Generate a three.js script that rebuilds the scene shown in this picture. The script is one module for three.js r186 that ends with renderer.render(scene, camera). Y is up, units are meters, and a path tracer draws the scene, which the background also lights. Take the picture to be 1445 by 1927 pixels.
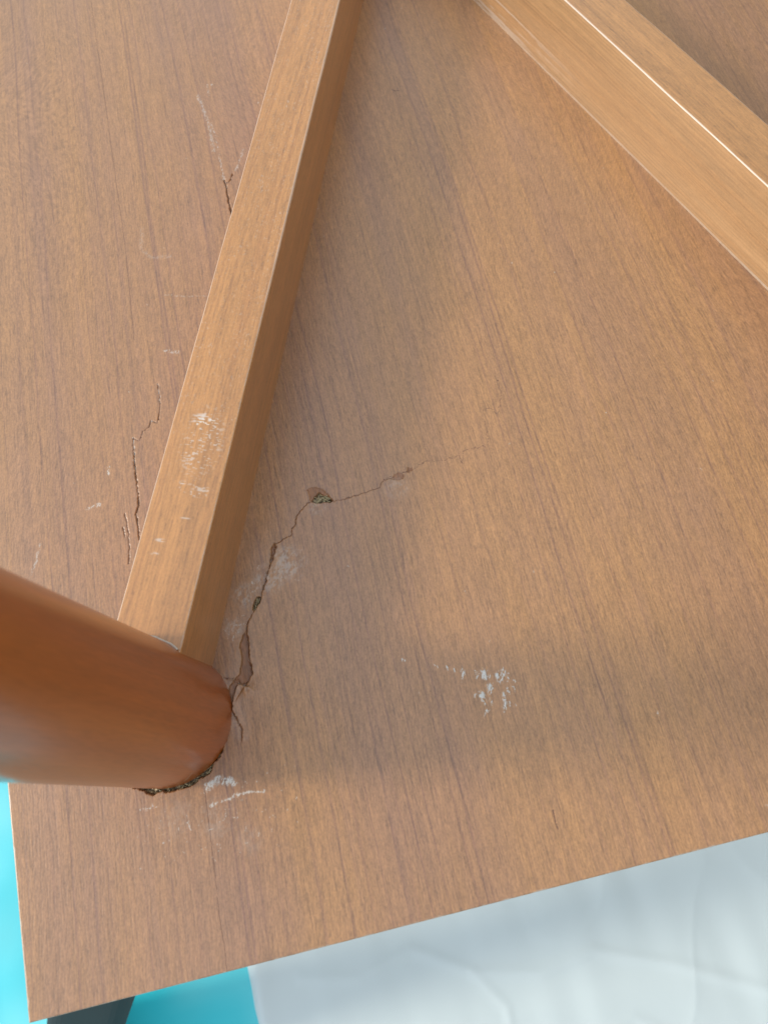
import * as THREE from 'three';
import { mergeGeometries } from 'three/addons/utils/BufferGeometryUtils.js';

// ---------------------------------------------------------------- camera, sky, sun, exposure
const Y0 = 0.62;                                   // height of the upturned table underside above the ground
const scene = new THREE.Scene();
const camera = new THREE.PerspectiveCamera(68.4, 767 / 1024, 0.02, 60);
camera.position.set(0, Y0 + 0.34, 0);
camera.up.set(0.24253812, 0.38224453, -0.89166383);
camera.lookAt(0.0704641, Y0 + 0.34 - 0.92361999, -0.37677703);
camera.focus = 0.368;
camera.userData.fStop = 12;

const SUN = new THREE.Vector3(-0.98, 0.555, -0.19).normalize();
const renderer = new THREE.WebGLRenderer({ antialias: true });
renderer.toneMapping = THREE.LinearToneMapping;
renderer.toneMappingExposure = 1.06;
renderer.shadowMap.enabled = true;

{ // overcast sky: pale, brighter round the veiled sun, a little dimmer at the horizon
  const w = 256, h = 128, d = new Float32Array(w * h * 4);
  for (let j = 0; j < h; j++) for (let i = 0; i < w; i++) {
    const el = ((j + 0.5) / h - 0.5) * Math.PI, az = ((i + 0.5) / w - 0.5) * 2 * Math.PI;
    const x = Math.cos(el) * Math.cos(az), y = Math.sin(el), z = Math.cos(el) * Math.sin(az);
    const c = Math.max(0, x * SUN.x + y * SUN.y + z * SUN.z);
    const base = y > 0 ? 0.94 * (1 + 0.7 * y) / 1.7 : 0.2;
    const glow = y > -0.05 ? 0.8 * Math.pow(c, 4) : 0;
    const k = (j * w + i) * 4;
    d[k] = base * 0.93 + glow; d[k + 1] = base * 1.0 + glow * 1.0; d[k + 2] = base * 1.1 + glow * 0.98; d[k + 3] = 1;
  }
  const t = new THREE.DataTexture(d, w, h, THREE.RGBAFormat, THREE.FloatType);
  t.mapping = THREE.EquirectangularReflectionMapping; t.magFilter = THREE.LinearFilter; t.needsUpdate = true;
  scene.background = t; scene.environment = t;
}
const sun = new THREE.DirectionalLight(0xfff0dc, 2.2);
sun.position.copy(SUN).multiplyScalar(4).add(new THREE.Vector3(0.1, Y0, -0.2));
sun.target.position.set(0.1, Y0, -0.2);
sun.castShadow = true; sun.shadow.radius = 18;
sun.shadow.mapSize.set(2048, 2048);
Object.assign(sun.shadow.camera, { left: -2, right: 2, top: 2, bottom: -2, near: 0.1, far: 9 });
scene.add(sun, sun.target);

// ---------------------------------------------------------------- helpers
function rng(seed) { let a = seed >>> 0; return () => { a = (a + 0x6D2B79F5) | 0; let t = Math.imul(a ^ (a >>> 15), 1 | a); t = (t + Math.imul(t ^ (t >>> 7), 61 | t)) ^ t; return ((t ^ (t >>> 14)) >>> 0) / 4294967296; }; }
const PERM = new Uint8Array(512), VAL = new Float32Array(256);
{ const r = rng(77); const p = [...Array(256).keys()]; for (let i = 255; i > 0; i--) { const j = Math.floor(r() * (i + 1)); [p[i], p[j]] = [p[j], p[i]]; } for (let i = 0; i < 512; i++) PERM[i] = p[i & 255]; for (let i = 0; i < 256; i++) VAL[i] = r() * 2 - 1; }
function vn(x, y, s = 0) {                         // value noise, -1..1
  const xf = Math.floor(x), yf = Math.floor(y), fx = x - xf, fy = y - yf;
  const X = xf & 255, Y = (yf + s * 37) & 255, X1 = (X + 1) & 255, Y1 = (Y + 1) & 255;
  const u = fx * fx * (3 - 2 * fx), v = fy * fy * (3 - 2 * fy);
  const A = PERM[X + s & 255], B = PERM[X1 + s & 255];
  const a = VAL[PERM[A + Y]], b = VAL[PERM[B + Y]], c = VAL[PERM[A + Y1]], d = VAL[PERM[B + Y1]];
  const m = a + (b - a) * u, n = c + (d - c) * u; return m + (n - m) * v;
}
const clamp = (x, a = 0, b = 1) => x < a ? a : x > b ? b : x;
const sst = (a, b, x) => { const t = clamp((x - a) / (b - a)); return t * t * (3 - 2 * t); };
const LUT = new Uint8Array(4097); for (let i = 0; i <= 4096; i++) { const l = i / 4096; LUT[i] = Math.round(255 * (l <= 0.0031308 ? 12.92 * l : 1.055 * Math.pow(l, 1 / 2.4) - 0.055)); }
const enc = l => LUT[Math.round(clamp(l) * 4096)];
function tex(data, w, h, srgb, wrap = THREE.MirroredRepeatWrapping) {
  const t = new THREE.DataTexture(data, w, h, THREE.RGBAFormat); t.magFilter = THREE.LinearFilter; t.minFilter = THREE.LinearFilter; t.wrapS = t.wrapT = wrap;
  if (srgb) t.colorSpace = THREE.SRGBColorSpace; t.needsUpdate = true; return t;
}
function part(name, geometry, material, parent) {
  const m = new THREE.Mesh(geometry, material); m.name = name; m.castShadow = m.receiveShadow = true; parent.add(m); return m;
}
function describe(o, label, category) { o.userData.label = label; if (category) o.userData.category = category; return o; }

// ---------------------------------------------------------------- cracks, chips and scuffs of the veneer: outlines in millimetres on the table (across, along the grain)
const MARK = {
  A: [[45.4,-157.1],[40.1,-156.7],[36.1,-154.2],[30.2,-155.8],[26.5,-152.0],[21.8,-151.5],[12.2,-150.8],[3.3,-150.9],[-8.3,-153.4],[-14.3,-150.1],[-18.8,-141.7],[-21.3,-138.7],[-28.4,-136.1],[-31.7,-129.7],[-35.0,-122.3],[-38.0,-116.3],[-42.4,-109.5],[-47.6,-103.0],[-50.2,-98.5],[-50.4,-90.9],[-51.3,-83.6],[-51.1,-77.8],[-55.1,-73.5]],
  A2: [[-55.1,-73.5],[-57.9,-75.7],[-61.3,-70.3],[-63.9,-62.6]],
  B: [[-63.3,-65.6],[-61.7,-61.0],[-60.1,-55.4],[-61.3,-50.5]],
  Jt: [[-67.8,-81.3],[-64.5,-79.5],[-59.3,-77.9],[-57.3,-75.4]],
  pit: [[-64.1,-62.8],[-67.4,-52.6],[-69.7,-49.2],[-71.6,-46.6],[-74.9,-44.4],[-76.6,-40.3],[-80.5,-40.2],[-83.1,-38.7],[-85.6,-37.4],[-90.0,-38.3],[-92.4,-37.7],[-95.3,-37.4],[-96.9,-38.7],[-99.7,-38.8],[-102.1,-38.3],[-104.2,-39.4],[-106.4,-41.9],[-110.5,-43.9],[-107.8,-51.3],[-82.9,-61.9]],
  D: [[-7.7,-160.3],[-5.3,-161.3],[-3.0,-160.4],[-1.4,-159.0],[-0.2,-158.8],[0.5,-156.7],[2.0,-154.4],[3.1,-150.6],[0.2,-151.1],[-6.6,-152.9],[-7.8,-154.2],[-7.6,-157.1]],
  D2: [[-5.2,-155.9],[-2.7,-157.2],[-0.3,-155.3],[1.8,-153.7],[3.0,-150.8],[0.2,-151.1],[-6.4,-152.9],[-6.7,-154.1]],
  E1: [[-29.2,-137.0],[-28.7,-134.2],[-31.3,-128.7],[-32.9,-126.5],[-33.0,-128.2],[-30.9,-134.8]],
  E2: [[-42.4,-112.8],[-40.4,-111.2],[-42.1,-108.7],[-44.6,-106.4],[-45.2,-107.4],[-43.9,-110.9]],
  E3: [[34.4,-155.6],[38.1,-157.9],[40.6,-155.8],[39.6,-153.7],[36.1,-153.7]],
  E4: [[43.0,-159.0],[46.0,-158.2],[45.1,-156.5],[42.9,-156.1]],
  J1: [[30.4,-155.6],[39.0,-157.0],[44.5,-157.0],[53.6,-159.9],[62.8,-158.1],[69.9,-158.5],[70.1,-153.8],[73.3,-160.7],[83.1,-160.6],[85.7,-159.3],[87.8,-168.5],[88.3,-174.7]],
  J2: [[89.3,-180.6],[93.6,-180.6],[96.3,-175.7],[101.5,-187.4],[102.0,-195.6]],
  F: [[-71.4,-241.5],[-71.4,-235.6],[-71.6,-229.8],[-73.8,-219.7],[-75.0,-218.0],[-77.6,-220.0],[-79.0,-216.7],[-83.1,-215.0],[-83.8,-212.0],[-85.8,-209.8],[-88.3,-212.1],[-89.0,-203.9],[-89.4,-192.4],[-89.8,-181.2],[-90.5,-173.9],[-92.3,-170.0],[-92.3,-162.0],[-92.4,-155.6]],
  F2: [[-99.1,-164.6],[-99.4,-158.9]],
  F3: [[-97.4,-171.4],[-97.0,-161.9],[-97.6,-153.5],[-98.9,-144.8]],
  G: [[-11.9,-422.5],[-11.7,-405.1],[-12.0,-390.7],[-12.5,-373.2],[-12.0,-368.4],[-12.6,-362.9],[-12.9,-353.9],[-12.6,-344.9]],
  G2: [[-11.6,-370.6],[-9.3,-371.7],[-6.6,-377.3]],
  H: [[-73.1,-562.6],[-74.8,-456.4],[-76.1,-387.0],[-76.7,-340.6],[-78.4,-301.8],[-80.0,-272.7]],
  H2: [[-79.9,-36.0],[-80.7,-10.5],[-81.9,13.4],[-81.9,26.9],[-82.8,39.7]],
  I1: [[60.1,10.2],[59.8,13.8],[59.6,17.5]],
  I2: [[104.1,-419.0],[105.6,-417.0],[108.0,-416.8]],
  S1: [[-8.8,-457.1],[-10.2,-446.3]],
  S2: [[-16.4,-449.5],[-15.0,-436.1],[-14.0,-423.1],[-14.2,-413.2],[-14.2,-398.5]],
  S3: [[3.1,-394.7],[-0.7,-386.2],[-4.5,-379.1]],
  S4: [[-65.5,-349.8],[-68.2,-334.2],[-63.3,-326.7],[-52.7,-324.9]],
  S5: [[-59.6,-298.4],[-48.2,-294.0],[-36.0,-291.0]],
  S6: [[-79.0,-35.4],[-73.6,-36.8],[-67.6,-34.7]],
  S7: [[-78.6,-27.7],[-71.0,-28.5],[-65.7,-29.3],[-55.1,-27.6]],
  S8: [[-107.8,-33.9],[-103.3,-33.6],[-99.3,-33.6]],
  S9: [[-102.5,-198.8],[-103.4,-195.4]],
  S10: [[-115.9,-178.9],[-109.4,-179.5]],
  S11: [[-139.8,-165.9],[-141.9,-159.4],[-145.0,-151.9]],
  S12: [[-64.9,-261.3],[-56.7,-258.0]],
  S13: [[-57.3,-102.4],[-52.7,-101.5],[-48.7,-101.7]],
  K: [[16.1,-67.3],[17.0,-65.8],[29.2,-60.8],[29.9,-59.7],[34.4,-58.3],[37.1,-56.1],[40.7,-55.9],[41.2,-54.3],[40.4,-52.9],[46.0,-53.2],[46.2,-50.7],[49.6,-51.5],[51.3,-49.5],[55.1,-48.5],[57.7,-49.4],[59.5,-46.9],[61.7,-45.0],[50.2,-44.6],[45.7,-42.3],[45.9,-39.5],[48.9,-38.7],[55.0,-39.6],[57.5,-40.9],[60.3,-41.6],[54.4,-36.0],[56.7,-36.2],[58.5,-34.7],[46.1,-35.5]],
  W: [[-25.4,-125.2],[-47.9,-115.0],[-55.5,-101.2],[-35.5,-119.7]],
  dust: [[-94.0,-26.6],[-76.5,-22.0],[-65.0,-10.6]],
  blob: [[-57.5,-31.9]],
  T: [[-50.5,-98.6],[-50.4,-90.9],[-51.1,-83.5],[-50.9,-77.8],[-54.9,-73.2],[-57.9,-75.5],[-61.1,-70.2],[-63.9,-62.6],[-63.7,-70.4],[-61.5,-75.7],[-56.4,-79.7],[-54.4,-85.6],[-54.1,-92.6]],
};

// one raster over the table: height (mm), exposed substrate, white scuffs
const U0 = -170, V0 = -660, UW = 600, VW = 705, N = 2048, DU = UW / N, DV = VW / N;
const HGT = new Float32Array(N * N), SUB = new Float32Array(N * N), CHIP = new Float32Array(N * N), WHT = new Float32Array(N * N);
function bounds(poly, pad) {
  let a = 1e9, b = -1e9, c = 1e9, d = -1e9; for (const [x, y] of poly) { a = Math.min(a, x); b = Math.max(b, x); c = Math.min(c, y); d = Math.max(d, y); }
  return [Math.max(0, Math.floor((a - pad - U0) / DU)), Math.min(N - 1, Math.ceil((b + pad - U0) / DU)), Math.max(0, Math.floor((c - pad - V0) / DV)), Math.min(N - 1, Math.ceil((d + pad - V0) / DV))];
}
function near(poly, u, v) {                        // distance, side, place along
  let best = 1e9, side = 0, at = 0;
  for (let k = 0; k + 1 < poly.length; k++) {
    const [ax, ay] = poly[k], [bx, by] = poly[k + 1], dx = bx - ax, dy = by - ay, t = clamp(((u - ax) * dx + (v - ay) * dy) / (dx * dx + dy * dy));
    const ox = u - ax - dx * t, oy = v - ay - dy * t, d = Math.hypot(ox, oy);
    if (d < best - 1e-6) { best = d; side = dx * (v - ay) - dy * (u - ax); at = (k + t) / (poly.length - 1); }
  }
  return [best, side, at];
}
const inside = (poly, u, v) => { let c = false; for (let i = 0, j = poly.length - 1; i < poly.length; j = i++) { const [xi, yi] = poly[i], [xj, yj] = poly[j]; if ((yi > v) !== (yj > v) && u < (xj - xi) * (v - yi) / (yj - yi) + xi) c = !c; } return c; };
function over(poly, pad, fn, jag = 0.35) {
  const [a, b, c, d] = bounds(poly, pad + 1);
  for (let j = c; j <= d; j++) for (let i = a; i <= b; i++) {
    const u = U0 + (i + 0.5) * DU, v = V0 + (j + 0.5) * DV;
    fn(u + jag * (vn(u / 1.3, v / 1.6, 3) + 0.6 * vn(u / 0.5, v / 0.7, 4)), v + jag * (vn(u / 1.3, v / 1.6, 5) + 0.6 * vn(u / 0.5, v / 0.7, 6)), j * N + i, u, v);
  }
}
function lift(poly, amp, reach, from = 0, to = 1) {  // the flake on one side of a crack stands up from the board
  over(poly, reach, (u, v, k, u0, v0) => {
    const [d, s, t] = near(poly, u, v); if (d > reach) return;
    const along = sst(from - 0.02, from + 0.12, t) * (1 - sst(to - 0.1, to + 0.02, t));
    if (s < 0) HGT[k] += amp * along * Math.pow(1 - d / reach, 2) * (0.75 + 0.35 * vn(u0 / 5, v0 / 5, 8));
    else HGT[k] -= 0.5 * amp * along * Math.pow(1 - d / reach, 2);
  });
}
function groove(poly, width, depth, jag = 0.35, fade = 0) {
  over(poly, width + 0.5, (u, v, k, u0, v0) => {
    const [d, , t] = near(poly, u, v), w = width * (0.65 + 0.5 * vn(t * 19, width * 31, 2) - fade * t * 0.7) / 2; if (d > w + 0.18) return;
    const g = 1 - sst(w * 0.55, w + 0.18, d); HGT[k] -= depth * g; SUB[k] = Math.max(SUB[k], g);
  }, jag);
}
function chip(poly, depth, board, jag = 0.3) {
  over(poly, 0.5, (u, v, k, u0, v0) => {
    if (!inside(poly, u, v)) return;
    HGT[k] = Math.min(HGT[k], 0) - depth * (1 + (board ? 0.45 * vn(u0 / 0.9, v0 / 0.8, 9) : 0.1 * vn(u0 / 0.4, v0 / 3, 9)));
    SUB[k] = 0; CHIP[k] = board ? 1 : 2;
  }, jag);
}
function scuff(poly, width, strength, grainy = 1, raise = 0) {
  over(poly, width, (u, v, k, u0, v0) => {
    const d = poly.length > 1 ? near(poly, u, v)[0] : Math.hypot(u - poly[0][0], v - poly[0][1]); if (d > width) return;
    const n = 0.5 + 0.5 * vn((u0 + 0.4 * v0) / 0.5, (v0 - 0.4 * u0) / 1.3, 11) + 0.35 * vn(u0 / 0.35, v0 / 0.35, 12);
    const m = 0.5 + 0.4 * vn(u0 / 0.55 + v0 * 0.7, v0 / 0.7, 17) + 0.45 * vn(u0 / 2.6 + 0.3 * v0, v0 / 3.1, 18) + 0.3 * vn(u0 / 1.1, v0 / 1.3, 19);
    const a = strength * (1 - sst(0.25, 1, d / width)) * (grainy ? sst(0.42, 0.72, n) : sst(0.15, 1.0, m) * 1.5);
    WHT[k] = Math.max(WHT[k], a); if (raise) HGT[k] += raise * a;
  }, 0.5);
}
{
  const M = MARK;
  lift(M.A, 0.3, 7, 0.0, 0.5); lift(M.A, 1.7, 13, 0.5, 1.04); lift(M.A2, 1.5, 9, -0.1, 1.1); lift(M.B, 0.7, 5);
  groove(M.A.slice(0, 9), 0.30, 0.4, 0.55); groove(M.A.slice(8, 15), 0.34, 0.5, 0.55); groove(M.A.slice(14), 0.42, 0.8, 0.6); groove(M.A2, 0.4, 0.8, 0.5); groove(M.B, 0.45, 0.9, 0.2, 0.8);
  groove(M.Jt, 0.4, 0.5); groove(M.J1, 0.16, 0.12, 0.5, 0.9); groove(M.J2, 0.1, 0.06, 0.5);
  groove(M.F.slice(0, 4), 0.35, 0.5, 0.25); groove(M.F.slice(3, 12), 0.35, 0.5, 0.4); groove(M.F.slice(11), 0.5, 1.0, 0.25); groove(M.F2, 0.5, 0.5); groove(M.F3, 0.35, 0.5, 0.25);
  groove(M.G.slice(2, 4), 0.3, 0.3, 0.15); groove(M.G.slice(3), 1.15, 1.3, 0.3); groove(M.G2, 0.9, 0.9, 0.3, 0.6); lift(M.G.slice(2), 0.4, 6);
  groove(M.H, 0.26, 0.05, 0.12, 0.5); groove(M.H2, 0.34, 0.07, 0.12, 0.6); groove(M.I1, 0.7, 0.12, 0.2); groove(M.I2, 0.6, 0.1, 0.2);
  chip(M.T, 0.8, false, 0.25); chip(M.D, 0.55, false); chip(M.D2, 1.5, true); chip(M.E1, 0.8, false); chip(M.E2, 1.6, true); chip(M.E3, 0.4, false); chip(M.E4, 0.4, false); chip(M.pit, 2.2, true, 0.5);
  const r = rng(5);
  M.K.forEach((p, i) => { const big = [11, 13, 14, 17, 18].includes(i) ? 1 : [21, 24].includes(i) ? 0.5 : 0, L = 0.4 + r() * 0.7 + big * 0.9, a = 1.0 + r() * 0.9; scuff([[p[0] - Math.cos(a) * L, p[1] + Math.sin(a) * L], [p[0] + Math.cos(a) * L * 0.5, p[1] - Math.sin(a) * L * 0.5]], 0.75 + big * 1.1, 0.95 + 0.5 * big, 1, 0.3); scuff([p], 1.2 * big + 0.6, 0.7 + 0.8 * big, 0, 0.3); });
  for (let i = 0; i < 14; i++) { const p = M.K[8 + Math.floor(r() * 20)], q = [p[0] + (r() - 0.5) * 7, p[1] + (r() - 0.5) * 5]; scuff([q, [q[0] - 0.5, q[1] + 1.2]], 0.5, 0.75, 1, 0.15); }
  scuff(M.G.slice(0, 4), 0.45, 0.6); scuff(M.A.slice(13), 0.45, 0.5); scuff(M.A2, 0.45, 0.55); scuff(M.S1, 0.8, 0.35); scuff(M.S2, 1.5, 0.42); scuff(M.S3, 0.9, 0.4); scuff(M.S4, 1.8, 0.16); scuff(M.S5, 0.6, 0.3);
  scuff(M.S6, 2.2, 1.2); scuff(M.S6, 1.6, 0.55, 0); scuff(M.S7, 0.8, 0.8); scuff(M.S7.slice(2), 0.5, 0.45, 0); scuff(M.S8, 0.6, 0.6); scuff(M.S9, 1.2, 0.75); scuff(M.S10, 1.1, 0.8); scuff(M.S11, 1.0, 0.45); scuff(M.S12, 1.2, 0.5); scuff(M.S13, 0.7, 0.5); scuff(M.blob, 1.0, 0.8);
  scuff([M.F[5]], 0.9, 0.9); scuff([M.F[10]], 0.8, 0.9); scuff(M.F.slice(0, 3), 0.4, 0.5); scuff(M.F.slice(10, 13), 0.5, 0.6); scuff([M.G[4]], 1.3, 0.9);
  for (const [p, w, s] of [[M.W[0], 12, 0.30], [M.W[1], 8, 0.25], [M.W[2], 6, 0.28], [M.W[3], 10, 0.30], [M.dust[0], 11, 0.07], [M.dust[1], 12, 0.09], [M.dust[2], 8, 0.06], [[-5, -150], 7, 0.14], [[35, -150], 9, 0.12]]) scuff([p], w, s * 0.85, 0);
  for (const [p, w] of [[M.W[0], 12], [M.W[2], 8], [M.W[3], 10], [M.dust[0], 16], [M.dust[1], 18], [M.dust[2], 12]])
    for (let i = 0; i < 9; i++) { const a = r() * 6.3, R = w * Math.sqrt(r()), q = [p[0] + Math.cos(a) * R, p[1] + Math.sin(a) * R], b = r() * 3.1; scuff([q, [q[0] + Math.cos(b) * (1 + 2 * r()), q[1] + Math.sin(b) * (1 + 2 * r())]], 0.35, 0.25 + 0.4 * r()); }
  for (let i = 0; i < 120; i++) { const q = [-165 + r() * 520, -600 + r() * 640]; scuff([q, [q[0] + r() - 0.5, q[1] + r() * 2 - 1]], 0.45, 0.3 + 0.4 * r()); }
  // fine speckles of varnish dust below the leg
  for (let i = 0; i < 90; i++) { const q = [-115 + r() * 70 + 8 * vn(i, 3), -36 + r() * 26]; scuff([q], 0.35 + 0.2 * r(), 0.5); }
}

// ---------------------------------------------------------------- wood
function strand(c, y, s) { const h = PERM[(c + s * 53) & 255]; y += VAL[h] * 97; const Y = Math.floor(y), f = y - Y, a = VAL[PERM[h + (Y & 255)]], b = VAL[PERM[h + ((Y + 1) & 255)]]; return a + (b - a) * f * f * (3 - 2 * f); }
function fib(t, v, a, b, s) {                      // fibres: every strand has a run of its own along the grain
  const x = t / a, X = Math.floor(x), f = x - X, p = strand(X, v / b, s), q = strand(X + 1, v / b, s); return p + (q - p) * f * f * (3 - 2 * f);
}
function cherry(u, v, out) {                       // veneer: tan with mauve bands, thin dark growth lines, short dark pores
  const t = u + 0.03 * v + 5 * vn(u / 70, v / 330, 1) + 0.9 * vn(u / 10, v / 90, 2) - 17 * Math.exp(-(((u - 268) / 30) ** 2) - ((v + 200) / 70) ** 2);
  const band = 0.55 * vn(t / 34, v / 620, 3) + 0.45 * vn(t / 11, v / 400, 4);
  let line = 0;
  for (let e = -1; e <= 1; e++) {                  // growth lines: sharp on one side, fading on the other
    const id = Math.floor(t / 5.2) + e, h1 = VAL[PERM[id & 255]], h2 = VAL[PERM[PERM[id & 255] + 9]], h3 = VAL[PERM[PERM[id & 255] + 71]];
    const x = t - (id + 0.5 + 0.45 * h1) * 5.2 - 0.6 * vn(v / 70, id * 3.7, 5) - 0.12 * vn(v / 5, id * 1.7, 6), w = x < 0 ? 0.28 : 1.1 + 0.8 * h2;
    line = Math.max(line, (1 - sst(0, w, Math.abs(x))) * clamp(0.34 + 0.6 * h3 * Math.abs(h3) + 0.25 * vn(v / 90, id * 5.1, 6) + 0.25 * vn(v / 11, id * 2.1, 16)));
  }
  const lean = 0.05 + 0.06 * vn(u / 80, v / 120, 9), tl = t + lean * v;
  const streak = fib(t, v, 1.15, 44, 8), streak2 = fib(t, v, 2.6, 110, 13);
  const f = fib(tl, v, 0.44, 4.6, 10), f2 = fib(t, v, 0.5, 13, 11), f3 = fib(tl, v, 0.4, 2.2, 24), g = vn(u / 0.47 + 0.3 * v, v / 0.6 - 0.2 * u, 12);
  const shim = fib(t, v, 3.1, 7, 14), cloud = vn((u + 0.4 * v) / 24, (v - 0.3 * u) / 31, 15) + 0.5 * vn((u - 0.3 * v) / 9, (v + 0.5 * u) / 13, 25);
  const mauve = clamp(0.42 + 0.55 * band + 0.12 * cloud + 0.14 * streak2), pore = sst(0.15, 0.7, f) + 0.8 * sst(0.2, 0.75, f2);
  const k = 1.07 + 0.08 * streak + 0.04 * shim + 0.04 * cloud + 0.16 * g + 0.17 * f3 + 0.12 * f - 0.27 * pore * (0.75 + 0.25 * streak);
  const d = 1 - 0.28 * line;
  out[0] = (0.385 - 0.105 * mauve) * k * d; out[1] = (0.197 - 0.050 * mauve) * k * d * (1 - 0.04 * line); out[2] = (0.070 + 0.010 * mauve) * k * d * (1 + 0.15 * line);
  out[3] = 0.55 + 0.2 * f3 + 0.12 * g - 0.32 * pore + 0.08 * streak - 0.12 * line;
}
const map = new Uint8Array(N * N * 4), bump = new Uint8Array(N * N * 4), rough = new Uint8Array(N * N * 4);
{
  const c = [0, 0, 0, 0];
  for (let j = 0; j < N; j++) for (let i = 0; i < N; i++) {
    const k = j * N + i, u = U0 + (i + 0.5) * DU, v = V0 + (j + 0.5) * DV; cherry(u, v, c);
    let [R, G, B, b] = c;
    const s = SUB[k], ch = CHIP[k], w = WHT[k];
    if (ch === 2) { const n = 1 + 0.3 * vn(u / 0.4, v / 2, 20); R = 0.26 * n; G = 0.115 * n; B = 0.045 * n; }
    const ed = u + 160.8 - 0.029 * v, wr = Math.min(ed, 1.2 * (36.4 + 0.027 * u - v) + 0.35) + 0.35 * vn(v / 3.1, u / 3.1, 26) + 0.2 * vn(v / 0.8, u / 0.8, 27);
    if (wr < 0.9) { const a = 0.6 * (1 - sst(0.3, 0.9, wr)); R += (0.58 - R) * a; G += (0.5 - G) * a; B += (0.42 - B) * a; }   // rubbed edge
    if (s > 0) { R += (0.15 - R) * s; G += (0.07 - G) * s; B += (0.035 - B) * s; }
    if (ch === 1) { const n = vn(u / 0.8 + v / 1.1, v / 0.5, 21), m = sst(-0.1, 0.5, n + 0.5 * vn(u / 0.35, v / 0.35, 22)); R = 0.11 + 0.36 * m; G = 0.075 + 0.30 * m; B = 0.035 + 0.17 * m; }
    if (w > 0) { const a = clamp(w); R += (0.60 - R) * a; G += (0.61 - G) * a; B += (0.58 - B) * a; }
    const q = k * 4; map[q] = enc(R); map[q + 1] = enc(G); map[q + 2] = enc(B); map[q + 3] = 255;
    bump[q] = bump[q + 1] = bump[q + 2] = clamp(b) * 255; bump[q + 3] = 255;
    rough[q + 1] = clamp(0.42 + 0.06 * vn(u / 18, v / 40, 23) + 0.10 * (0.5 - b) + 0.35 * w + 0.4 * Math.max(s, Math.min(1, ch))) * 255; rough[q + 3] = 255;
  }
}
const veneerMat = new THREE.MeshPhysicalMaterial({ map: tex(map, N, N, true), bumpMap: tex(bump, N, N, false), bumpScale: 0.00009, roughness: 1, roughnessMap: tex(rough, N, N, false), ior: 1.6, clearcoat: 0.85, clearcoatRoughness: 0.34 });

// solid beech: long straight grain, flecked; one sheet per rail with its own wear
function railTexture(seed, base, wear, side) {           // length 720 mm by 160 mm unrolled round the bar: left side 0-48, top 48-77, right side 77-125
  const w = 2048, h = 512, m = new Uint8Array(w * h * 4), b = new Uint8Array(w * h * 4), L = 720, Hh = 160;
  for (let j = 0; j < h; j++) for (let i = 0; i < w; i++) {
    const s = (i + 0.5) / w * L, q = (j + 0.5) / h * Hh;
    const t = q + 2.5 * vn(s / 240, q / 60, seed) + 0.5 * vn(s / 60, q / 12, seed + 1);
    const ring = vn(t / 2.6, s / 400, seed + 2), line = 1 - sst(0, 0.22, Math.abs(ring)), st = fib(t, s, 0.9, 60, seed + 3), f = fib(t, s, 0.5, 4.5, seed + 4), g = vn(q / 0.5, s / 0.6, seed + 5), band = vn(t / 9, s / 300, seed + 6), fleck = sst(0.5, 0.9, vn(t / 0.5, s / 2.2, seed + 7));
    const k = 1 + 0.10 * st + 0.14 * f + 0.09 * g - 0.12 * line + 0.10 * band - 0.18 * fleck;
    let R = base[0] * k, G = base[1] * k * (1 - 0.03 * line), B = base[2] * k * (1 - 0.03 * line);
    if (side && q < 48) {                          // left face paler, its light put into the colour; close even growth lines
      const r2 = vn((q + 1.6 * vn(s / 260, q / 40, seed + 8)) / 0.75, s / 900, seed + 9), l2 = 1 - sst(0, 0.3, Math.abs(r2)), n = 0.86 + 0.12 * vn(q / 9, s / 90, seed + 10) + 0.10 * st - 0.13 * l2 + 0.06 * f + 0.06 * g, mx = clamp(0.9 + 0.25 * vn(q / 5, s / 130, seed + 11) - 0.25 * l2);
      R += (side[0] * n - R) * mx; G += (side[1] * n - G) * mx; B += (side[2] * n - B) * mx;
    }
    const a = clamp(wear(s, q, f, g)); R += (0.68 - R) * a; G += (0.64 - G) * a; B += (0.58 - B) * a;
    const p = (j * w + i) * 4; m[p] = enc(R); m[p + 1] = enc(G); m[p + 2] = enc(B); m[p + 3] = 255;
    b[p] = b[p + 1] = b[p + 2] = clamp(0.5 + 0.22 * f + 0.12 * g - 0.15 * fleck + 0.25 * a) * 255; b[p + 3] = 255;
  }
  return new THREE.MeshPhysicalMaterial({ map: tex(m, w, h, true), bumpMap: tex(b, w, h, false), bumpScale: 0.00008, roughness: 0.42, ior: 1.6, clearcoat: 0.85, clearcoatRoughness: 0.34 });
}
const whitened = m => { m.sheen = 1; m.sheenRoughness = 0.8; m.sheenColor = new THREE.Color(1, 0.97, 0.93); return m; };   // sheen layer that brightens the rail like washed light on it
const spot = (s, q, S, Q, ls, lq, f) => sst(1, 0.35, Math.hypot((s - S) / ls, (q - Q) / lq)) * f;
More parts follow.
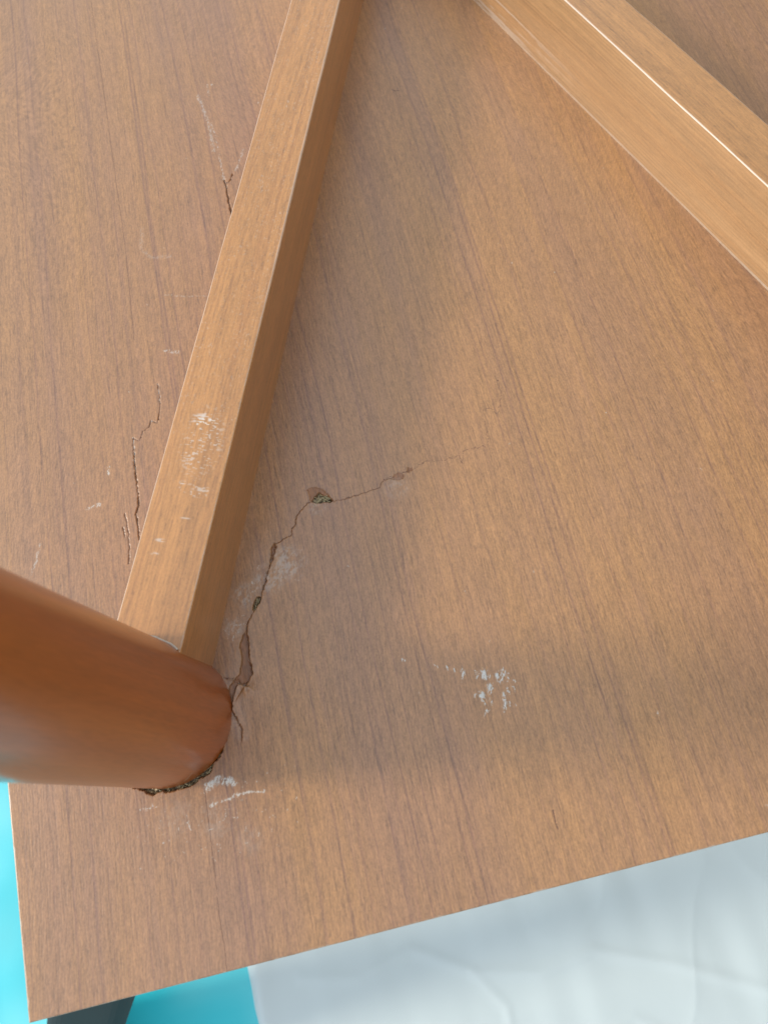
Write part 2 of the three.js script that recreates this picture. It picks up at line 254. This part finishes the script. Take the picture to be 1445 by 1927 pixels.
const railMatA = railTexture(30, [0.48, 0.228, 0.068], (s0, q, f, g) => {
  const s = s0 + 35, rag = 0.35 * vn(s / 6, q / 2, 40) + 0.2 * g; let a = 0;   // s from the middle of the leg
  a = Math.max(a, 0.75 * (1 - sst(0.2, 0.55, Math.abs(q - 48) + 0.3 * rag)));                                    // bared left arris
  const wr = 0.38 + 0.75 * sst(150, 300, s) - 0.3 * sst(400, 520, s); a = Math.max(a, 0.45 * (1 - sst(wr * 0.5, wr, Math.abs(q - 76.7) + 0.5 * rag)));   // rubbed right arris
  if (q > 48.5 && q < 76.5) {
    const sp = vn(q / 0.55, s / 0.75, 41), sp2 = vn(q / 1.7, s / 0.55, 42), cl = 0.5 + 0.5 * vn(q / 9, s / 22, 43);
    a = Math.max(a, 0.34 * sst(0.62, 0.85, sp) * sst(100, 170, s) * (0.3 + 0.7 * cl));                          // dried specks along the bar
    a = Math.max(a, sst(0.30, 0.75, sp2 + 0.4 * sp) * (spot(s, q, 141, 64, 22, 12, 0.75) + spot(s, q, 152, 63, 5, 8, 0.8) + spot(s, q, 118, 66, 4, 10, 0.7)));
    a = Math.max(a, sst(0.1, 0.6, 0.5 + 0.6 * sp2) * (spot(s, q, 154, 61, 1.2, 6, 0.9) + spot(s, q, 121, 60, 1.2, 2.2, 0.9) + spot(s, q, 118.5, 68, 0.9, 5, 0.7) + spot(s, q, 94, 57, 1.1, 3, 0.75) + spot(s, q, 88, 56, 0.9, 2.6, 0.7) + spot(s, q, 105, 65, 0.7, 3, 0.6)));
  }
  return 0.72 * a;
});
const railMatB = whitened(railTexture(60, [0.45, 0.225, 0.075], (s, q, f, g) => {
  const rag = 0.3 * vn(s / 5, q / 2, 50) + 0.2 * g; let a = 0.55 * (1 - sst(0.35, 0.8, Math.abs(q - 48) + 0.5 * rag));   // arris paled to white
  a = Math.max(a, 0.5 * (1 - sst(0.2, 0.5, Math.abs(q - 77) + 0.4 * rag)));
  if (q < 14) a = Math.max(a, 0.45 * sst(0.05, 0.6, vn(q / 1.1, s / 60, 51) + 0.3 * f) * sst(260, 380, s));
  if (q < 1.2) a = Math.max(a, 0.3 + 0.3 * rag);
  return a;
}, [0.54, 0.325, 0.15]));  // left-face colour, lightened to carry the light falling there
// straight bar with rounded arrises; s runs along it, cross-section from left foot over the top to right foot
function barGeometry(width, height, length, rad) {
  const prof = [], H2 = height, hw = width / 2, seg = 4;
  prof.push([-hw, -0.002, -2]); for (let k = 0; k <= 5; k++) prof.push([-hw, (H2 - rad) * k / 5, (48 - rad * 1000) * k / 5]);
  for (let k = 1; k <= seg; k++) { const a = Math.PI - k / seg * Math.PI / 2; prof.push([-hw + rad + rad * Math.cos(a), H2 - rad + rad * Math.sin(a), 48 - rad * 1000 + 2 * rad * 1000 * k / seg]); }
  for (let k = 1; k <= 4; k++) prof.push([-hw + rad + (width - 2 * rad) * k / 4, H2, 48 + rad * 1000 + (29 - 2 * rad * 1000) * k / 4]);
  for (let k = 1; k <= seg; k++) { const a = Math.PI / 2 - k / seg * Math.PI / 2; prof.push([hw - rad + rad * Math.cos(a), H2 - rad + rad * Math.sin(a), 77 - rad * 1000 + 2 * rad * 1000 * k / seg]); }
  for (let k = 1; k <= 5; k++) prof.push([hw, (H2 - rad) * (1 - k / 5), 77 + 48 * k / 5]); prof.push([hw, -0.002, 127]);
  const n = 120, P = [], UV = [], I = [], m = prof.length;
  for (let i = 0; i <= n; i++) for (const [x, y, q] of prof) {
    const s = i / n * length, e = 0.00018 * vn(s / 0.035, q / 15, 60) * (y > 0.001 ? 1 : 0);
    P.push(x + e, y + e * 0.6, -s); UV.push(s / 0.72, q / 160);
  }
  for (let i = 0; i < n; i++) for (let k = 0; k + 1 < m; k++) { const a = i * m + k, b = a + 1, c = a + m, d = c + 1; I.push(a, c, b, b, c, d); }
  for (const at of [0, n]) { const c0 = P.length / 3; P.push(0, height / 2, -at / n * length); UV.push(at / n, 0.3); for (let k = 0; k + 1 < m; k++) at ? I.push(c0, at * m + k, at * m + k + 1) : I.push(c0, k + 1, k); }
  const g = new THREE.BufferGeometry(); g.setAttribute('position', new THREE.Float32BufferAttribute(P, 3)); g.setAttribute('uv', new THREE.Float32BufferAttribute(UV, 2)); g.setIndex(I); g.computeVertexNormals(); return g;
}

// ---------------------------------------------------------------- the ground and what lies on it
{
  const g = new THREE.PlaneGeometry(40, 40); g.rotateX(-Math.PI / 2);
  const m = part('ground', g, new THREE.MeshStandardMaterial({ color: new THREE.Color(0.3, 0.29, 0.27), roughness: 0.95 }), scene); m.position.y = -0.006; m.userData.kind = 'structure';
}
{ // added unseen slab that keeps the sky off everything facing right
  const m = part('sky_blocker', new THREE.BoxGeometry(0.25, 3.2, 9), new THREE.MeshStandardMaterial({ color: new THREE.Color(0.3, 0.27, 0.24), roughness: 0.9 }), scene); m.position.set(1.9, 1.594, -0.5); m.userData.kind = 'structure';
}
function sheetGeometry(x0, x1, z0, z1, nx, nz, fy) {
  const g = new THREE.PlaneGeometry(1, 1, nx, nz); const p = g.attributes.position, uv = g.attributes.uv;
  for (let i = 0; i < p.count; i++) { const x = x0 + (p.getX(i) + 0.5) * (x1 - x0), z = z1 + (p.getY(i) + 0.5) * (z0 - z1); p.setXYZ(i, x, fy(x, z), z); uv.setXY(i, x, z); }
  g.computeVertexNormals(); return g;
}
{
  const fy = (x, z) => 0.004 + 0.005 * (1 + vn(x * 5, z * 4, 70)) + 0.0035 * vn(x * 13, z * 9, 71) + 0.0012 * vn(x * 31, z * 27, 73) + 0.004 * Math.pow(1 - Math.abs(vn(x * 4 + 1.3 * z, z * 3, 72)), 6);
  const g = sheetGeometry(-1.6, 1.6, -1.8, 1.3, 300, 300, fy), p = g.attributes.position, c = [];
  for (let i = 0; i < p.count; i++) { const x = p.getX(i), z = p.getZ(i), n = clamp(0.4 + 0.5 * vn(x * 9, z * 7, 74) + 0.4 * vn(x * 26, z * 22, 75)); c.push(0.03 + 0.13 * n, 0.60 + 0.11 * n, 0.72 + 0.08 * n); }   // faded, dusty patches
  g.setAttribute('color', new THREE.Float32BufferAttribute(c, 3));
  const m = part('tarp', g, new THREE.MeshPhysicalMaterial({ vertexColors: true, roughness: 0.38, side: THREE.DoubleSide }), scene);
  describe(m, 'bright cyan plastic tarp on the ground past the table corner', 'tarp');
}
{ // pale plastic sheet with shallow folds
  const ridge = (x, z, pts, w, h) => { let r = 0; for (let k = 0; k + 1 < pts.length; k++) { const [ax, az] = pts[k], [bx, bz] = pts[k + 1], dx = bx - ax, dz = bz - az, t = clamp(((x - ax) * dx + (z - az) * dz) / (dx * dx + dz * dz)), d = Math.hypot(x - ax - dx * t, z - az - dz * t); r = Math.max(r, h * Math.exp(-d * d / (w * w))); } return r; };
  const F1 = [[-0.15, 0.12], [-0.09, 0.135], [-0.03, 0.122], [0.03, 0.16], [0.10, 0.178], [0.16, 0.172], [0.24, 0.205], [0.34, 0.26]], F2 = [[0.03, 0.16], [0.055, 0.2], [0.05, 0.25]], F3 = [[0.06, 0.23], [0.12, 0.25], [0.18, 0.24], [0.26, 0.30]];
  const fy = (x, z) => { const e = sst(-0.222, -0.195, x); return 0.014 * (0.2 + 0.8 * e) + 0.004 * e * (1 + vn(x * 6, z * 5, 80)) + 0.0006 * vn(x * 22 + 3 * z, z * 16, 81) + 0.0008 * vn(x * 40, z * 9, 82) + ridge(x, z, F1, 0.006, 0.0013) + ridge(x, z, F2, 0.005, 0.0008) + ridge(x, z, F3, 0.005, 0.0009) + 0.0006 * Math.pow(1 - Math.abs(vn(x * 11 + z * 3, z * 9, 83)), 9); };
  const m = part('plastic_sheet', sheetGeometry(-0.222, 0.95, -0.7, 0.7, 420, 420, fy), new THREE.MeshPhysicalMaterial({ color: new THREE.Color(0.60, 0.71, 0.74), roughness: 0.42, side: THREE.DoubleSide }), scene);
  describe(m, 'pale grey wrinkled plastic sheet lying beside the cyan tarp below the table edge', 'plastic sheet');
}
{ // dark trestle that carries the table
  const t = new THREE.Group(); t.name = 'trestle'; t.position.set(0, 0, 0); scene.add(t);
  const mat = new THREE.MeshStandardMaterial({ color: new THREE.Color(0.014, 0.018, 0.02), roughness: 0.8 });
  const strut = (a, b, r) => { const d = new THREE.Vector3().subVectors(b, a); const sh = new THREE.Shape(); const q = r * 0.6; sh.moveTo(-r + q, -r); sh.lineTo(r - q, -r); sh.quadraticCurveTo(r, -r, r, -r + q); sh.lineTo(r, r - q); sh.quadraticCurveTo(r, r, r - q, r); sh.lineTo(-r + q, r); sh.quadraticCurveTo(-r, r, -r, r - q); sh.lineTo(-r, -r + q); sh.quadraticCurveTo(-r, -r, -r + q, -r); const g = new THREE.ExtrudeGeometry(sh, { depth: d.length(), bevelEnabled: false, curveSegments: 8 }); g.applyQuaternion(new THREE.Quaternion().setFromUnitVectors(new THREE.Vector3(0, 0, 1), d.clone().normalize())); g.translate(a.x, a.y, a.z); return g; };
  const V = (x, y, z) => new THREE.Vector3(x, y, z);
  part('crossbar', strut(V(-0.13, Y0 - 0.0575, -0.06), V(0.42, Y0 - 0.0575, -0.06), 0.034), mat, t);
  part('leg', strut(V(-0.13, Y0 - 0.07, -0.05), V(-0.395, 0.01, 0.135), 0.032), mat, t);
  part('leg', strut(V(0.42, Y0 - 0.07, -0.05), V(0.68, 0.01, 0.135), 0.032), mat, t);
  describe(t, 'dark grey trestle under the table, its foot showing below the corner', 'trestle');
}

// ---------------------------------------------------------------- the upturned table
const table = new THREE.Group(); table.name = 'table'; table.position.set(0, Y0, 0); scene.add(table);
describe(table, 'upturned cherry-wood table underside with cracked veneer, round leg and two slanting rails', 'table');
// outline: left edge and near edge are not quite square
const edgeX = z => -0.1608 + 0.029 * z, edgeZ = x => 0.0364 + 0.027 * x, FARX = 0.46, FARZ = -0.80;
{
  const cuts = (from, to, spans) => { const a = []; let x = from; while (x < to) { a.push(x); let st = 3.2; for (const [p, q, s] of spans) if (x >= p && x < q) st = Math.min(st, s); x += st; } a.push(to); return a; };
  const us = cuts(-160.8, 460, [[-160.8, -157, 0.35], [-126, 92, 0.37], [92, 112, 0.5]]), vs = cuts(-800, 36.4, [[-600, -430, 1.2], [-430, -250, 0.55], [-250, -8, 0.37], [-8, 33, 0.9], [33, 36.4, 0.3]]);
  const W = us.length, Hn = vs.length, P = new Float32Array(W * Hn * 3), UV = new Float32Array(W * Hn * 2), I = new Uint32Array((W - 1) * (Hn - 1) * 6);
  const sample = (u, v) => { const x = (u - U0) / DU - 0.5, y = (v - V0) / DV - 0.5, i = Math.floor(x), j = Math.floor(y); if (i < 0 || j < 0 || i > N - 2 || j > N - 2) return 0; const fx = x - i, fy = y - j, k = j * N + i; return (HGT[k] * (1 - fx) + HGT[k + 1] * fx) * (1 - fy) + (HGT[k + N] * (1 - fx) + HGT[k + N + 1] * fx) * fy; };
  for (let j = 0; j < Hn; j++) for (let i = 0; i < W; i++) {
    const fu = (us[i] + 160.8) / 620.8, fv = (vs[j] + 800) / 836.4;
    const v = vs[j] + fv * 27 * us[i] / 1000, u = us[i] + (1 - fu) * 29 * v / 1000;
    const e = Math.min(us[i] + 160.8, 36.4 - vs[j], 460 - us[i], vs[j] + 800), rnd = e < 0.5 ? -0.5 * (1 - Math.sqrt(Math.max(0, 1 - (1 - 2 * e) * (1 - 2 * e)))) : 0;
    const h = sample(u, v) + 0.10 * vn(u / 45, v / 70, 90) + 0.05 * vn(u / 16, v / 20, 91) + rnd, k = j * W + i;
    P[k * 3] = u / 1000; P[k * 3 + 1] = h / 1000; P[k * 3 + 2] = v / 1000; UV[k * 2] = (u - U0) / UW; UV[k * 2 + 1] = (v - V0) / VW;
  }
  let q = 0; for (let j = 0; j + 1 < Hn; j++) for (let i = 0; i + 1 < W; i++) { const a = j * W + i, b = a + 1, c = a + W, d = c + 1; I[q++] = a; I[q++] = c; I[q++] = b; I[q++] = b; I[q++] = c; I[q++] = d; }
  const g = new THREE.BufferGeometry(); g.setAttribute('position', new THREE.BufferAttribute(P, 3)); g.setAttribute('uv', new THREE.BufferAttribute(UV, 2)); g.setIndex(new THREE.BufferAttribute(I, 1)); g.computeVertexNormals();
  // the board under the veneer
  const c = [[edgeX(0.032), edgeZ(-0.16)], [FARX, edgeZ(FARX)], [FARX, FARZ], [edgeX(FARZ), FARZ]];
  const sh = new THREE.Shape(); c.forEach(([x, z], i) => i ? sh.lineTo(x, -z) : sh.moveTo(x, -z)); sh.closePath();
  const bg = new THREE.ExtrudeGeometry(sh, { depth: 0.0205, bevelEnabled: false }); bg.rotateX(-Math.PI / 2); bg.translate(0, -0.0235 - 0.0012, 0);
  const board = part('tabletop', bg, new THREE.MeshStandardMaterial({ color: new THREE.Color(0.36, 0.2, 0.1), roughness: 0.6 }), table);
  part('veneer', g, veneerMat, board);
  const em = new THREE.MeshStandardMaterial({ color: new THREE.Color(0.5, 0.33, 0.2), roughness: 0.5 });
  const band = (a, b, o) => { const d = new THREE.Vector3(b[0] - a[0], 0, b[1] - a[1]), L = d.length(), bx = new THREE.BoxGeometry(L, 0.0225, 0.0008); bx.rotateY(-Math.atan2(d.z, d.x)); bx.translate((a[0] + b[0]) / 2 + o[0], -0.0122, (a[1] + b[1]) / 2 + o[1]); part('edge_band', bx, em, board); };
  band(c[0], c[1], [0, -0.0004]); band(c[3], c[0], [0.0004, 0]); band(c[1], c[2], [-0.0004, 0]); band(c[2], c[3], [0, 0.0004]);
  // torn chipboard fibres standing in the open chips
  const r = rng(9), sp = [], white = [];
  const fibre = (u, v, L, w, a, tilt, y) => { const b = new THREE.CylinderGeometry(w * 0.35, w * 0.6, L, 5, 3); const p = b.attributes.position; for (let i = 0; i < p.count; i++) p.setX(i, p.getX(i) + 0.15 * L * Math.pow(p.getY(i) / L, 2)); b.rotateZ(Math.PI / 2 - tilt); b.rotateY(a); b.translate(u / 1000, y / 1000, v / 1000); return b; };
  for (let i = 0; i < 26; i++) sp.push(fibre(-5 + r() * 7, -155.6 + r() * 3.6 + (r() - 0.5), 0.001 + r() * 0.0024, 0.00022 + r() * 0.0003, (r() - 0.5) * 1.6, r() * 0.4, -1.5 + r() * 1.4));
  for (let i = 0; i < 16; i++) { const t = r(); sp.push(fibre(-41.5 - 3 * t + (r() - 0.5) * 1.4, -111.8 + 4.5 * t, 0.0008 + r() * 0.0016, 0.00018 + r() * 0.0002, 0.8 + r() * 1.2, r() * 0.5, -1.4 + r())); }
  for (let i = 0; i < 40; i++) { const t = r(), ang = 0.35 + t * 1.45, R = 30.3 + r() * 2.2; sp.push(fibre(-91.8 + Math.cos(ang) * R, -68.4 + Math.sin(ang) * R, 0.0008 + r() * 0.002, 0.0002 + r() * 0.0003, r() * 3, r() * 0.5, -2 + r() * 1.5)); }
  const s = part('torn_fibres', mergeGeometries(sp), new THREE.MeshStandardMaterial({ color: new THREE.Color(0.42, 0.37, 0.22), roughness: 0.9 }), board); s.userData.kind = 'stuff'; s.userData.label = 'pale torn fibres in the open chips of the veneer';
}
const dirA = [0.3837, -0.9235], dirB = [-0.2891, -0.9573];
function rail(name, mat, off, dir, n, start, length, label) {   // off: distance of its centre line along n
  const m = part(name, barGeometry(0.0289, 0.048, length, 0.0009), mat, table);
  m.position.set(n[0] * off + dir[0] * start, 0.0002, n[1] * off + dir[1] * start); m.rotation.y = Math.atan2(-dir[0], -dir[1]); m.userData.label = label; return m;
}
rail('rail', railMatA, -0.1102, dirA, [0.9235, 0.3837], 0.035, 0.62, 'rail running from the round leg, its top scuffed with white specks');
rail('rail', railMatB, 0.3253, dirB, [0.9573, -0.2891], 0.02, 0.64, 'rail at the upper right with a pale lit side and a white edge');
{ // round tapered legs
  const w = 1024, h = 1024, d = new Uint8Array(w * h * 4), b = new Uint8Array(w * h * 4), sc = [];
  const r = rng(21); for (let i = 0; i < 9; i++) sc.push([30 + r() * 20, 8 + r() * 20, r()]);
  for (let j = 0; j < h; j++) for (let i = 0; i < w; i++) {
    const x = i / w * 185, s = j / h * 700, px = Math.cos(i / w * 6.28318) * 29, py = Math.sin(i / w * 6.28318) * 29, t = px + 1.5 * vn(s / 200, py / 30, 100);
    let wh = 0; for (const [c, e, o] of [[5, 6, 0.45], [6.3, 7.2, 0.6]]) { const m = clamp((s - e) / 6); if (s > e && s < e + 6) wh = Math.max(wh, o * (1 - sst(0.1, 0.35, Math.abs(x - c - 5.5 * m)))); }
    const k = 1 + 0.10 * vn(t / 3, s / 260, 101) + 0.06 * fib(x, s, 0.9, 60, 102) + 0.10 * fib(x, s, 0.5, 5, 103) + 0.08 * vn(x / 30, s / 90, 104);
    const q = (j * w + i) * 4; d[q] = enc((0.37 * k) + (0.6 - 0.37) * wh); d[q + 1] = enc(0.098 * k + 0.5 * wh); d[q + 2] = enc(0.012 * k + 0.55 * wh); d[q + 3] = 255;
    b[q] = b[q + 1] = b[q + 2] = 128 + 60 * vn(x / 0.5, s / 5, 105); b[q + 3] = 255;
  }
  const mat = new THREE.MeshPhysicalMaterial({ map: tex(d, w, h, true, THREE.RepeatWrapping), bumpMap: tex(b, w, h, false, THREE.RepeatWrapping), bumpScale: 0.00003, roughness: 0.3, clearcoat: 0.3, clearcoatRoughness: 0.16 });
  const pts = [[0.0001, -0.0016], [0.0285, -0.0016], [0.0294, -0.0006]]; for (let k = 1; k <= 40; k++) { const y = k / 40 * 0.69; pts.push([0.02941 - 0.02356 * y * (1 - 0.15 * sst(0.2, 0.7, y)), y]); } pts.push([0.0125, 0.698], [0.0105, 0.702], [0.0001, 0.702]);
  const g = new THREE.LatheGeometry(pts.map(p => new THREE.Vector2(...p)), 96); const p = g.attributes.position, uv = g.attributes.uv;
  for (let i = 0; i < p.count; i++) { const y = Math.max(0, p.getY(i)); uv.setY(i, y / 0.7); p.setX(i, p.getX(i) - 0.0289 * y); p.setZ(i, p.getZ(i) + 0.0451 * y); } g.computeVertexNormals();
  const leg = part('leg', g, mat, table); leg.position.set(-0.0918, 0, -0.0684); leg.userData.label = 'round reddish leg in a splintered hole at the corner';
  const bead = []; for (let k = 0; k <= 8; k++) { const a = -(66 - k * 3.6) * Math.PI / 180, R = 0.0285 + 0.0003 * vn(k * 0.9, 3, 7); bead.push(new THREE.Vector3(-0.0932 + Math.cos(a) * R, 0.0483 - 0.0004 * vn(k * 0.8, 1, 8), -0.0662 + Math.sin(a) * R)); }
  const gl = part('glue_bead', new THREE.TubeGeometry(new THREE.CatmullRomCurve3(bead), 24, 0.0005, 6), new THREE.MeshStandardMaterial({ color: new THREE.Color(0.55, 0.5, 0.42), roughness: 0.6 }), table); gl.userData.label = 'pale bead of old glue where the rail meets the leg';
  const leg2 = leg.clone(); leg2.name = 'leg_001'; leg2.position.set(0.322, 0, -0.05); leg2.scale.x = -1; leg2.userData = {}; table.add(leg2);
}
renderer.render(scene, camera);
